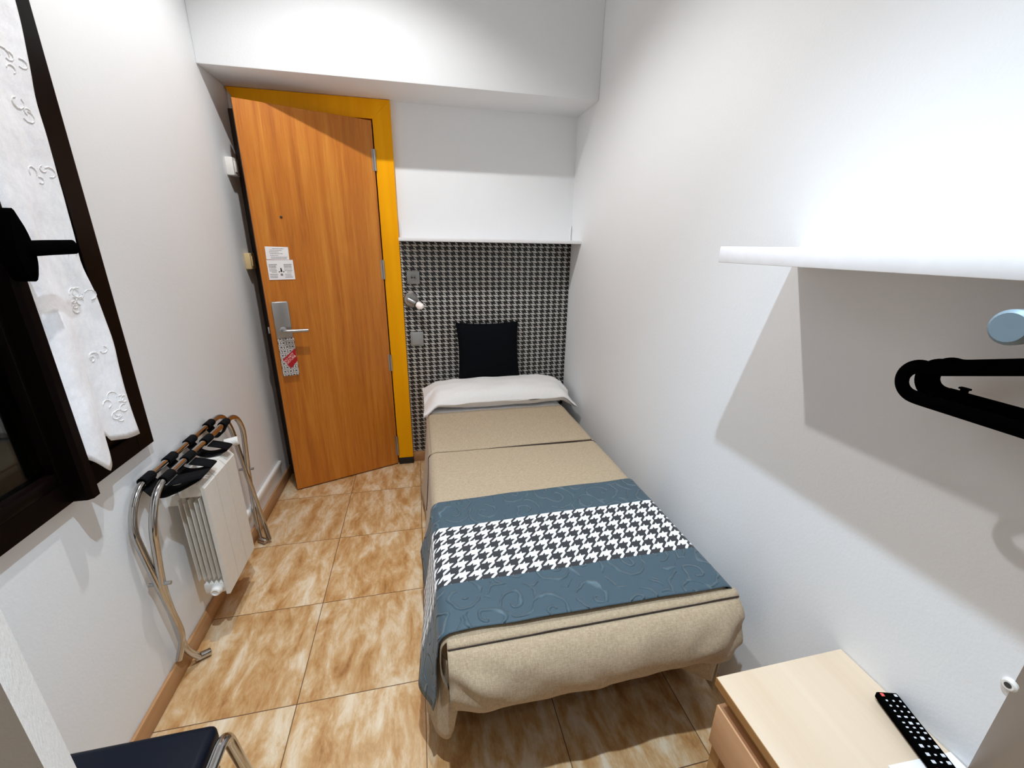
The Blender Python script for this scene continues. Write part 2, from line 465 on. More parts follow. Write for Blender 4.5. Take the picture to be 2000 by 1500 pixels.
# plastered pier beside the entrance, left of the camera
bm = bmesh.new(); prism(bm, [(-2.0, 0.30), (-2.0, 0.20), (-0.2136, 0.20), (-0.30, 0.30)], 0, ZC)
struct(link('wall_entrance', bm, M['pier']), 'rough white plaster pier at the entrance')
# passage behind the camera
struct(BX('wall_rear', (-2.0, 2.2, -1.7, -1.6, 0, ZC), M['wall']))
struct(BX('wall_passage_left', (-2.1, -2.0, -1.6, 0.30, 0, ZC), M['wall']))
struct(BX('wall_passage_right', (2.2, 2.3, -1.6, 0.417, 0, ZC), M['wall']))
# corridor beyond the ajar door
bm = bmesh.new(); box(bm, -1.3, 0.4, 3.85, 3.95, 0, 2.5); box(bm, -1.4, -1.3, 2.75, 3.95, 0, 2.5); box(bm, 0.4, 0.5, 2.75, 3.95, 0, 2.5); box(bm, -1.4, 0.5, 2.75, 3.95, 2.5, 2.6)
struct(link('wall_corridor', bm, M['corridor']))
# added unseen dark box outside the window, keeps the panes night black
bm = bmesh.new(); box(bm, -2.0, -1.9, 0.45, 1.9, 0.3, 2.6); box(bm, -1.9, -0.968, 0.45, 0.5, 0.3, 2.6); box(bm, -1.9, -0.968, 1.85, 1.9, 0.3, 2.6)
box(bm, -2.0, -0.968, 0.45, 1.9, 2.6, 2.65); box(bm, -2.0, -0.968, 0.45, 1.9, 0.25, 0.3)
struct(link('night_box_outside', bm, M['dark_outside']))
# beam over the door and the bed head
struct(BX('ceiling_beam', (XL, XR, BEAM_Y, YB, BEAM_Z, ZC), M['wall'], None, 0.004, 2), 'white boxed beam across the end of the room')
# skirting
bm = bmesh.new(); box(bm, XL, XL+0.012, 0.30, YB-0.03, 0, 0.07, 0.004)
struct(link('baseboard_left', bm, M['skirt'], None, True))
struct(BX('baseboard_back', (-0.094, XR, YB-0.014, YB, 0, 0.075), M['skirt'], None, 0.003))
# door casing (mitred)
cy0 = YB-0.03
def casing():
    bm = bmesh.new()
    def pr(poly):  # polygon in xz extruded along y
        a = [bm.verts.new((x, cy0, z)) for x, z in poly]; b = [bm.verts.new((x, YB, z)) for x, z in poly]; n = len(poly)
        bm.faces.new(a); bm.faces.new(b[::-1])
        for i in range(n): bm.faces.new((a[i], b[i], b[(i+1) % n], a[(i+1) % n]))
    pr([(-0.188, 0.045), (-0.094, 0.045), (-0.094, 2.129), (-0.188, 2.038)])
    pr([(XL+0.004, 2.129), (-0.0945, 2.129), (-0.1885, 2.038), (-0.812, 2.038)])
    # lining of the opening
    box(bm, -0.188, -0.17, YB, YB+0.1, 0, 2.05); box(bm, -0.83, -0.812, YB, YB+0.1, 0, 2.05); box(bm, -0.83, -0.17, YB, YB+0.1, 2.042, 2.06)
    return link('trim_1', bm, M['casing'])
struct(casing(), 'ochre wooden door casing')
struct(BX('trim_3', (XL+0.001, -0.812, cy0, YB, 0, 2.037), M['edge_and_shade'], None, 0.001), 'closing jamb of the door, its shade painted in dark brown')  # shade behind the door leaf is put into this dark colour
struct(BX('trim_2', (-0.1885, -0.092, cy0-0.006, YB, 0, 0.046), M['black_rubber'], None, 0.002), 'black plinth foot of the door casing')

# ------------------------------------------------------------------ door
bm = bmesh.new(); box(bm, -HW, 0, 0, 0.038, 0.008, 2.03, 0.0015, 1)
door = link('door_1', bm, M['door'], None, False, (HX, cy0, 0), (0, 0, HTH)); struct(door, 'orange wooden door standing ajar')
BX('door_edge', (-HW-0.0012, -HW+0.0005, 0.003, 0.036, 0.012, 2.026), M['edge_and_shade'], door)
BX('latch', (-HW-0.010, -HW, 0.012, 0.026, 0.955, 0.99), M['satin'], door, 0.002)
for z0, z1 in ((1.79, 1.895), (1.22, 1.327), (0.66, 0.765), (0.07, 0.208)):
    bm = bmesh.new(); zm = (z0+z1)/2
    lathe(bm, [(0.0065, z0), (0.0065, zm-0.001), (0.0055, zm), (0.0065, zm+0.001), (0.0065, z1)], Matrix.Translation((0.002, -0.005, 0)), 12)
    box(bm, -0.012, 0.0, -0.0015, 0.0005, z0, z1)
    link('hinge', bm, M['satin'], door, True)
lp = BX('lock_plate', (-0.597, -0.519, -0.018, 0.0, 0.928, 1.122), M['satin'], door, 0.005, 3)
lv = TB('lever_handle', smooth_path([(-0.562, -0.014, 0.972), (-0.562, -0.055, 0.972), (-0.445, -0.058, 0.968)], 0.02, 5), 0.0095, M['satin'], door)
LT('rosette', [(0.018, 0), (0.018, 0.006), (0.012, 0.009)], (-0.562, -0.017, 0.972), (0, -1, 0), M['satin'], door)
LT('peephole', [(0.006, 0), (0.006, 0.003), (0.003, 0.004)], (-0.49, 0.0, 1.536), (0, -1, 0), M['edge_and_shade'], door, 12)

def on_door(local, tilt=0.0):
    """world matrix for something fixed on the door face; local x along the leaf, -y into the room"""
    return Matrix.Translation((HX, cy0, 0)) @ Matrix.Rotation(HTH, 4, 'Z') @ Matrix.Translation(local) @ Matrix.Rotation(tilt, 4, 'Y')
def door_empty(name, label, cat, local, tilt=0.0):
    t = thing(name, label, cat); t.matrix_world = on_door(local, tilt); return t
t = door_empty('notice', 'upper small white printed notice on the door', 'notice', (-0.532, -0.0012, 1.363), 0.02)
BX('sheet', (-0.052, 0.052, -0.0006, 0.0006, -0.031, 0.031), M['paper'], t)
bm = bmesh.new()
for i, (z, a, b) in enumerate([(0.022, -.02, .03), (0.014, -.033, .022), (0.006, -.035, .006), (-0.002, -.033, .024), (-0.011, -.033, .004), (-0.019, -.03, .044), (-0.025, -.03, .04)]):
    x = a
    while x < b:
        wd = 0.003+0.005*hash2(i, x*100); box(bm, x, min(b, x+wd), -0.0011, -0.0007, z-0.0011, z+0.0011); x += wd+0.0015
link('printed_lines', bm, M['ink'], t)
t = door_empty('notice', 'larger white notice with small black pictogram below the upper one', 'notice', (-0.526, -0.0024, 1.281), 0.0)
BX('sheet', (-0.06, 0.06, -0.0006, 0.0006, -0.049, 0.049), M['paper'], t)
def lines(name, rows, m):
    bm = bmesh.new()
    for i, (z, a, b) in enumerate(rows):
        x = a
        while x < b:
            wd = 0.003+0.004*hash2(i*3+1, x*90); box(bm, x, min(b, x+wd), -0.0011, -0.0007, z-0.0013, z+0.0013); x += wd+0.0012
    return link(name, bm, m, t)
for s in (-1, 1):
    lines('printed_heading', [(z, s*0.034-0.019, s*0.034+0.019-0.006*hash2(z*99, s)) for z in (0.026, 0.019)], M['ink_black'])
    lines('printed_lines', [(z, s*0.034-0.019, s*0.034+0.019-0.008*hash2(z*99, s)) for z in (0.012, 0.004, -0.004, -0.022, -0.030, -0.037)], M['ink'])
    lines('printed_accent', [(-0.0115, s*0.034-0.008, s*0.034+0.013)], M['ink_green'])
bm = bmesh.new(); prismpts = [(-0.004, -0.010), (0.005, -0.010), (0.003, 0.004), (0.001, 0.010), (-0.003, 0.010), (-0.003, 0.003)]
a = [bm.verts.new((x, -0.0012, z)) for x, z in prismpts]; b = [bm.verts.new((x, -0.0006, z)) for x, z in prismpts]
bm.faces.new(a); bm.faces.new(b[::-1])
for i in range(6): bm.faces.new((a[i], b[i], b[(i+1) % 6], a[(i+1) % 6]))
box(bm, -0.012, -0.007, -0.0012, -0.0006, -0.012, -0.007); box(bm, 0.008, 0.013, -0.0012, -0.0006, -0.012, -0.007)
link('pictogram', bm, M['ink_black'], t)
LT('emblem', [(0.006, 0), (0.006, 0.0005)], (0.0, -0.0006, -0.024), (0, -1, 0), M['ink'], t, 16)
# do-not-disturb tag hanging from the lock
t = door_empty('door_hanger', 'black and white patterned card with red diagonal label hanging under the lock plate', 'door hanger', (-0.556, -0.0195, 0.825), 0.0)
BX('card', (-0.039, 0.039, -0.0006, 0.0006, -0.104, 0.104), M['tag'], t)
bm = bmesh.new(); pts = [(-0.031, -0.011), (0.038, 0.046), (0.039, -0.026), (0.003, -0.064)]
a = [bm.verts.new((x, -0.0012, z)) for x, z in pts]; b = [bm.verts.new((x, -0.0007, z)) for x, z in pts]
bm.faces.new(a); bm.faces.new(b[::-1])
for i in range(4): bm.faces.new((a[i], b[i], b[(i+1) % 4], a[(i+1) % 4]))
rl = link('red_label', bm, M['red'], t); rl['label'] = 'red diagonal label'
ang = math.radians(41)
def tagtext(s, size, x, z):
    text_mesh('lettering', s, size, M['pink'], rl, Matrix.Translation((x, -0.0014, z)) @ Matrix.Rotation(-ang, 4, 'Y') @ Matrix.Rotation(PI/2, 4, 'X'))
tagtext('DO NOT', 0.0165, 0.001, -0.003)
tagtext('DISTURB', 0.0165, 0.009, -0.016)

# ------------------------------------------------------------------ wall boxes beside the door (left wall)
t = thing('light_switch', 'white switch box high on the left wall beside the door top', 'switch', (XL, 2.495, 1.76))
BX('housing', (0, 0.034, -0.035, 0.035, -0.04, 0.04), M['white_plastic'], t, 0.004)
BX('rocker', (0.034, 0.038, -0.02, 0.02, -0.025, 0.025), M['white_plastic'], t, 0.0015)
t = thing('light_switch', 'small cream box on the left wall level with the door notices', 'switch', (XL, 2.52, 1.32))
BX('housing', (0, 0.028, -0.035, 0.035, -0.04, 0.04), M['cream_plastic'], t, 0.004)
BX('rocker', (0.028, 0.032, -0.02, 0.02, -0.025, 0.025), M['cream_plastic'], t, 0.0015)
t = thing('cable_trunking', 'white cable trunking low on the left wall above the skirting', 'cable cover', (XL, 1.95, 0.17))
BX('channel', (0, 0.016, -0.1, 0.5, -0.014, 0.014), M['white_plastic'], t, 0.002)
BX('lid', (0.016, 0.0175, -0.1, 0.5, -0.010, 0.010), M['white_plastic'], t, 0.0006)

# ------------------------------------------------------------------ headboard, shelf, sockets, lamp
tag(BX('headboard_panel', (-0.092, XR-0.001, YB-0.0125, YB-0.001, 0.076, 1.4315), M['headboard'], None, 0.0015),
    'black and white houndstooth panel on the wall behind the bed', 'headboard')
t = thing('wall_shelf', 'thin white shelf above the houndstooth panel', 'shelf', (0.43, YB, 1.432))
BX('board', (-0.52, 0.529, -0.185, 0, 0.0, 0.018), M['white_lac'], t, 0.0015)
for xx in (-0.514, 0.519):
    BX('end_lip', (xx, xx+0.004, -0.012, 0, 0.018, 0.11), M['white_lac'], t)
t = thing('power_socket', 'grey double socket on the houndstooth panel above the reading lamp', 'socket', (-0.026, YB-0.012, 1.228))
BX('plate', (-0.037, 0.037, -0.010, 0, -0.038, 0.038), M['silver_plastic'], t, 0.004)
bm = bmesh.new(); q = Matrix.Translation((0, -0.010, 0)) @ Matrix.Rotation(PI/2, 4, 'X')
lathe(bm, [(0.019, 0), (0.019, 0.003), (0.016, 0.003), (0.015, 0.0005)], q, 20)
link('insert', bm, M['silver_plastic'], t, True)
for sx in (-0.0075, 0.0075):
    LT('contact_hole', [(0.0055, 0), (0.0055, 0.003)], (sx, -0.0105, 0.0), (0, -1, 0), M['grey_dark'], t, 12)
t = thing('light_switch', 'grey square switch on the houndstooth panel below the reading lamp', 'switch', (-0.024, YB-0.012, 0.855))
BX('plate', (-0.039, 0.039, -0.012, 0, -0.044, 0.044), M['silver_plastic'], t, 0.004)
BX('rocker', (-0.030, 0.030, -0.018, -0.012, -0.036, 0.036), M['silver_plastic'], t, 0.003)
t = thing('reading_lamp', 'small grey reading lamp on the houndstooth panel by the door casing', 'lamp', (-0.048, YB-0.012, 1.098))
LT('base', [(0.0435, 0), (0.0435, 0.012), (0.036, 0.020), (0.012, 0.022)], (0, 0, 0), (0, -1, 0), M['satin'], t, 28)
d = Vector((0.78, -0.42, -0.40)).normalized(); p0 = Vector((-0.016, -0.034, 0.006))
TB('joint', [(-0.004, -0.018, 0.0), tuple(p0+d*0.012)], 0.007, M['satin'], t)
LT('lamp_head', [(0.012, 0), (0.0165, 0.004), (0.0165, 0.058), (0.015, 0.060)], p0, d, M['satin'], t, 20)
LT('collar', [(0.0172, 0.058), (0.0172, 0.066)], p0, d, M['grey_dark'], t, 20)
LT('bulb', [(0.017, 0.066), (0.0195, 0.078), (0.0195, 0.094), (0.013, 0.104), (0.0, 0.106)], p0, d, M['lens_r'], t, 20)

# ------------------------------------------------------------------ window
win = struct(BX('window_1', (XL-0.04, XL+0.02, 0.758, 0.82, 0.809, 2.0), M['winframe'], None, 0.002), 'dark brown framed window, black at night')
bm = bmesh.new()
box(bm, XL-0.04, XL+0.02, 1.345, 1.417, 0.809, 2.0, 0.002); box(bm, XL-0.04, XL+0.02, 0.82, 1.345, 0.809, 0.868, 0.002); box(bm, XL-0.04, XL+0.02, 0.82, 1.345, 1.94, 2.0, 0.002)
link('window_frame', bm, M['winframe'], win)
def sash(name, y0, y1, z0, z1, xf, wd):
    bm = bmesh.new(); xb = xf-0.045
    box(bm, xb, xf, y0, y0+wd, z0, z1, 0.003); box(bm, xb, xf, y1-wd, y1, z0, z1, 0.003)
    box(bm, xb, xf, y0+wd, y1-wd, z0, z0+wd, 0.003); box(bm, xb, xf, y0+wd, y1-wd, z1-wd, z1, 0.003)
    s = link(name, bm, M['winframe'], win, True)
    BX('pane', (xb+0.018, xb+0.024, y0+wd-0.004, y1-wd+0.004, z0+wd-0.004, z1-wd+0.004), M['glass'], s)
    return s
s_far = sash('sash', 1.1, 1.345, 0.868, 1.94, XL+0.012, 0.045)
s_near = sash('sash', 0.82, 1.09, 0.868, 1.94, XL+0.022, 0.03)
bm = bmesh.new()   # meeting stile, proud of the leaves, with a chamfered face
pl = [(XL-0.02, 1.076), (XL+0.052, 1.076), (XL+0.061, 1.083), (XL+0.061, 1.104), (XL+0.052, 1.113), (XL-0.02, 1.113)]
prism(bm, pl, 0.812, 1.99)
ms = link('meeting_stile', bm, M['winframe'], win)
h = LT('handle_base', [(0.001, 0), (0.02, 0.0), (0.02, 0.030), (0.014, 0.036), (0, 0.037)], (0, 0, 0), (1, 0, 0), M['black'], win, 20)
for v in h.data.vertices:
    y, z, x = v.co.y, v.co.z, v.co.x
    k = 3.9 if z > 0 else 3.2
    v.co = Vector((XL+0.058+x*1.1, 1.083+y*(1.0-0.35*max(0, z)/0.02), 1.396+z*k))
TB('handle_lever', smooth_path([(XL+0.080, 1.083, 1.398), (XL+0.106, 1.083, 1.398), (XL+0.106, 1.11, 1.399), (XL+0.098, 1.205, 1.400)], 0.02, 5), 0.007, M['black'], win, 12, ry=0.0155)

# curtain on the far leaf
def curtain():
    bm = bmesh.new(); nu, nv = 44, 60
    zt = 1.965
    prof = [(0.0, 0.915), (0.10, 0.890), (0.20, 0.860), (0.27, 0.844), (0.36, 0.856), (0.45, 0.874), (0.52, 0.908), (0.58, 0.918), (0.63, 0.895), (0.82, 0.880), (1.0, 0.876)]
    def zb(u):
        for (a, za), (b, zb_) in zip(prof, prof[1:]):
            if u <= b: return za+(zb_-za)*(u-a)/(b-a)
        return prof[-1][1]
    def fn(u, v):
        z = zt+(zb(u)-zt)*v
        yr = 1.324-0.014*sst(1.15, 1.4, z)+0.028*sst(1.5, 1.95, z)+0.004*math.sin(z*17.0)
        y = 1.10+(yr-1.10)*u
        fold = 0.011*math.sin(u*7.5+0.8*math.sin(z*3))*(0.5+0.5*v)+0.016*sst(0.62, 0.40, u)*sst(1.35, 0.95, z)
        x = XL+0.034+fold+0.0025*vn(u*9, z*14)
        return (max(x, XL+0.0245), y, z)
    grid(bm, nu, nv, fn)
    o = link('curtain', bm, M['curtain'], None, True); solidify(o, 0.0012)
    tag(o, 'white embroidered cotton curtain on the dark window', 'curtain')
    for zc in (1.78, 1.69, 1.56, 1.40, 1.29, 1.26, 1.13, 1.0, 0.955):
        for k in range(4):
            bm = bmesh.new()
            u = 0.72+0.24*hash2(zc, k); z = zc+0.03*(hash2(k, zc*3)-0.5)
            v = (z-zt)/(zb(u)-zt)
            cx, cyy, cz = fn(u, v); r = 0.007+0.006*hash2(k+3, zc); a0 = hash2(k, zc)*6
            tube(bm, [(fn(min(1, u+r*math.cos(a0+q*0.7)*4.5), v+r*math.sin(a0+q*0.7)*0.9)[0]+0.0012, fn(min(1, u+r*math.cos(a0+q*0.7)*4.5), v)[1], fn(u, v+r*math.sin(a0+q*0.7)*0.9)[2]) for q in range(7)], 0.0011, 6)
            link('embroidery', bm, M['cotton'], o, True)
    bm = bmesh.new()
    tube(bm, [(XL+0.03, 1.10, 1.962), (XL+0.03, 1.37, 1.962)], 0.005, 8)
    link('curtain_rod', bm, M['satin'], o, True)
curtain()

# ------------------------------------------------------------------ radiator
RY0, RX0, RX1, RZ0, RZ1 = 1.405, -0.832, -0.737, 0.185, 0.655
t = thing('radiator', 'white aluminium radiator with three panels under the folded rack', 'radiator', (-0.785, 1.53, RZ0))
off = Vector((-0.785, 1.53, RZ0))
def rb(bm, x0, x1, y0, y1, z0, z1, bev=0.0, seg=2): box(bm, x0-off.x, x1-off.x, y0-off.y, y1-off.y, z0-off.z, z1-off.z, bev, seg)
pitch = 0.0835
for k in range(3):
    y0 = RY0+k*pitch; y1 = y0+pitch-0.002; ym = (y0+y1)/2
    bm = bmesh.new()
    a = [(RX1, 0.185), (RX1, 0.628), (RX1-0.016, 0.650), (RX1-0.022, 0.650), (RX1-0.012, 0.622), (RX1-0.012, 0.185)]
    va = [bm.verts.new((x-off.x, y0-off.y, z-off.z)) for x, z in a]; vb = [bm.verts.new((x-off.x, y1-off.y, z-off.z)) for x, z in a]
    bm.faces.new(va); bm.faces.new(vb[::-1])
    for i in range(6): bm.faces.new((va[i], vb[i], vb[(i+1) % 6], va[(i+1) % 6]))
    sec = link('front_panel', bm, M['rad'], t)
    bm = bmesh.new()
    rb(bm, RX0+0.004, RX1-0.012, ym-0.002, ym+0.002, 0.19, 0.64)
    for q in range(5):
        x = RX0+0.006+q*0.0155
        rb(bm, x, x+0.0022, y0+0.001, y1-0.001, 0.255, 0.59-0.012*(q % 2), 0.0006, 1)
    rb(bm, RX0+0.002, RX1-0.018, y0+0.0015, y1-0.0015, 0.636, RZ1, 0.004)
    rb(bm, RX0+0.012, RX1-0.012, y0+0.004, y1-0.004, 0.19, 0.235, 0.008); rb(bm, RX0+0.012, RX1-0.012, y0+0.004, y1-0.004, 0.595, 0.64, 0.008)
    link('fin_section', bm, M['rad'], t, True)
LT('end_plug', [(0.019, -0.002), (0.019, 0.010), (0.015, 0.013), (0.015, 0.022), (0.011, 0.024), (0.009, 0.021), (0.0, 0.021)], Vector((-0.775, RY0+0.004, 0.213))-off, (0, -1, 0), M['white_plastic'], t)
bm = bmesh.new(); q = Matrix.Translation(Vector((-0.775, RY0+3*pitch-0.004, 0.617))-off) @ Matrix.Rotation(-PI/2, 4, 'X')
lathe(bm, [(0.013, 0), (0.013, 0.03), (0.009, 0.03), (0.009, 0.05)], q, 16)
link('valve_body', bm, M['satin'], t, True)
LT('valve_knob', [(0.012, 0), (0.0175, 0.004), (0.0175, 0.046), (0.014, 0.05), (0, 0.05)], Vector((-0.785, 1.70, 0.655))-off, (1, 0.25, 0.12), M['white_plastic'], t)
TB('supply_pipe', [tuple(Vector(p)-off) for p in smooth_path([(-0.775, 1.70, 0.61), (-0.80, 1.715, 0.5), (-0.85, 1.715, 0.18)], 0.03)], 0.007, M['white_plastic'], t)
LT('lockshield_valve', [(0.012, 0), (0.014, 0.004), (0.014, 0.03), (0.0, 0.034)], Vector((-0.775, RY0+3*pitch-0.002, 0.213))-off, (0, 1, 0), M['white_plastic'], t)
for yy in (1.44, 1.62):
    bm = bmesh.new(); rb(bm, XL, RX0+0.02, yy-0.012, yy+0.012, 0.56, 0.60); link('wall_bracket', bm, M['rad'], t)

# ------------------------------------------------------------------ folded luggage rack
t = thing('luggage_rack', 'folded chrome luggage rack with black straps leaning on the left wall over the radiator', 'luggage rack', (-0.82, 1.6, 0))
off2 = Vector((-0.82, 1.6, 0))
R2 = lambda pts: [tuple(Vector(p)-off2) for p in pts]
# room-side frame and wall-side frame: rails side by side on top, legs crossing half way down
fr1 = [(-0.826, 1.305, 0.015), (-0.836, 1.262, 0.10), (-0.826, 1.235, 0.40), (-0.792, 1.215, 0.63), (-0.792, 1.275, 0.722), (-0.792, 1.845, 0.722), (-0.792, 1.905, 0.64), (-0.826, 1.945, 0.38), (-0.842, 1.965, 0.12), (-0.826, 1.935, 0.015)]
fr2 = [(-0.850, 1.245, 0.085), (-0.824, 1.255, 0.17), (-0.832, 1.228, 0.42), (-0.848, 1.220, 0.63), (-0.846, 1.285, 0.722), (-0.846, 1.86, 0.722), (-0.846, 1.92, 0.64), (-0.830, 1.935, 0.40), (-0.81, 1.955, 0.12), (-0.785, 1.925, 0.02)]
TB('frame', R2(smooth_path(fr1, 0.055, 6)), 0.0105, M['chrome'], t, 14)
TB('frame', R2(smooth_path(fr2, 0.055, 6)), 0.0105, M['chrome'], t, 14)
for p, d in (((-0.826, 1.305, 0.02), (0.8, 0.55, -0.15)), ((-0.826, 1.935, 0.02), (0.8, -0.5, -0.1))):
    LT('foot_cap', [(0.0125, -0.012), (0.0125, 0.03), (0.011, 0.032)], Vector(p)-off2, d, M['chrome'], t, 14)
for y in (1.232, 1.94):
    LT('pivot', [(0.006, -0.03), (0.006, 0.03)], Vector((-0.828, y, 0.41))-off2, (1, 0, 0), M['satin'], t, 10)
for k, y in enumerate((1.335, 1.465, 1.60, 1.75)):
    bm = bmesh.new(); wd = 0.024
    def band(pts):
        a = [Vector(p)-off2 for p in smooth_path(pts, 0.012, 4)]
        vs = [(bm.verts.new(p+Vector((0, -wd, 0))), bm.verts.new(p+Vector((0, wd, 0)))) for p in a]
        for (a0, a1), (b0, b1) in zip(vs, vs[1:]): bm.faces.new((a0, a1, b1, b0))
    for xc in (-0.792, -0.846):
        band([(xc+0.0135*math.cos(q), y, 0.722+0.0135*math.sin(q)) for q in [i*2*PI/12 for i in range(13)]])
    zf = 0.672
    if k == 3:
        band([(-0.846, y, 0.708), (-0.83, y, 0.674), (-0.81, y, 0.672), (-0.79, y, 0.706)])
        o = link('strap', bm, M['strap'], t, True); solidify(o, 0.003); continue
    sk = 0.055 if k == 0 else 0.012
    if k == 0: wd = 0.034
    band([(-0.846, y, 0.708), (-0.825, y, 0.672), (-0.80, y+0.2*sk, 0.662), (-0.772, y+0.8*sk, 0.662), (-0.742, y+1.5*sk, 0.668), (-0.728, y+1.7*sk, 0.676), (-0.752, y+0.8*sk, 0.692), (-0.784, y, 0.706)])
    o = link('strap', bm, M['strap'], t, True); solidify(o, 0.003)

# ------------------------------------------------------------------ bed
bed = thing('bed', 'single bed along the right wall', 'bed', (0.42, 1.7, 0))
bo = Vector((0.42, 1.7, 0))
def bb(name, x0, x1, y0, y1, z0, z1, m, bev): return BX(name, (x0-bo.x, x1-bo.x, y0-bo.y, y1-bo.y, z0, z1), m, bed, bev)
bb('mattress', 0.03, 0.825, 0.815, 2.62, 0.28, 0.462, M['mattress'], 0.03)
bb('base', 0.04, 0.815, 0.83, 2.62, 0.22, 0.278, M['bedmetal'], 0.004)
for x in (0.10, 0.755):
    for y in (1.02, 2.5):
        LT('leg', [(0.018, 0), (0.02, 0.0), (0.016, 0.22)], Vector((x, y, 0))-bo, (0, 0, 1), M['bedmetal'], bed, 14)
# lower sheet, folded back over the head of the cover
def rounded_top(xa, xb, zt, r, dl, dr, flare=0.03):
    """cross-section left hem -> top -> right hem as (x, z) with arc length"""
    pts = []
    n = 10
    for i in range(n+1):
        k = i/n; pts.append((xa-flare*(1-k)**1.2, dl+(zt-r-dl)*k))
    for i in range(1, 7):
        a = PI-i/6*PI/2; pts.append((xa+r+r*math.cos(a), zt-r+r*math.sin(a)))
    m = 24
    for i in range(1, m): pts.append((xa+r+(xb-xa-2*r)*i/m, zt))
    for i in range(0, 7):
        a = PI/2-i/6*PI/2; pts.append((xb-r+r*math.cos(a), zt-r+r*math.sin(a)))
    for i in range(1, n+1):
        k = i/n; pts.append((xb+flare*0.5*k, zt-r+(dr-zt+r)*k))
    s = [0]
    for a, b in zip(pts, pts[1:]): s.append(s[-1]+math.hypot(b[0]-a[0], b[1]-a[1]))
    return pts, s
def drape(name, xa, xb, zt, r, dl, dr, y0, y1, ny, m, flare, shape=None, matfn=None, thick=0.003, uvs=True):
    pts, s = rounded_top(xa, xb, zt, r, dl, dr, flare); n = len(pts)-1
    bm = bmesh.new()
    def fn(u, v):
        x, z = pts[int(round(u*n))]; y = y0+(y1-y0)*v
        P = Vector((x, y, z))
        return shape(P, u, v) if shape else P
    grid(bm, n, ny, fn, (lambda u, v: (s[int(round(u*n))], y0+(y1-y0)*v)) if uvs else None, matfn)
    o = link(name, bm, m, None, True); solidify(o, thick, 1.0)
    return o
def sheet_shape(P, u, v):
    P.z += 0.003*vn(P.x*8, P.y*12); return P
o = drape('bed_sheet', 0.018, 0.838, BT-0.004, 0.03, 0.30, 0.36, 2.16, 2.60, 10, M['cotton'], 0.012, sheet_shape)
tag(o, 'white sheet showing between the pillow and the beige cover', 'sheet')

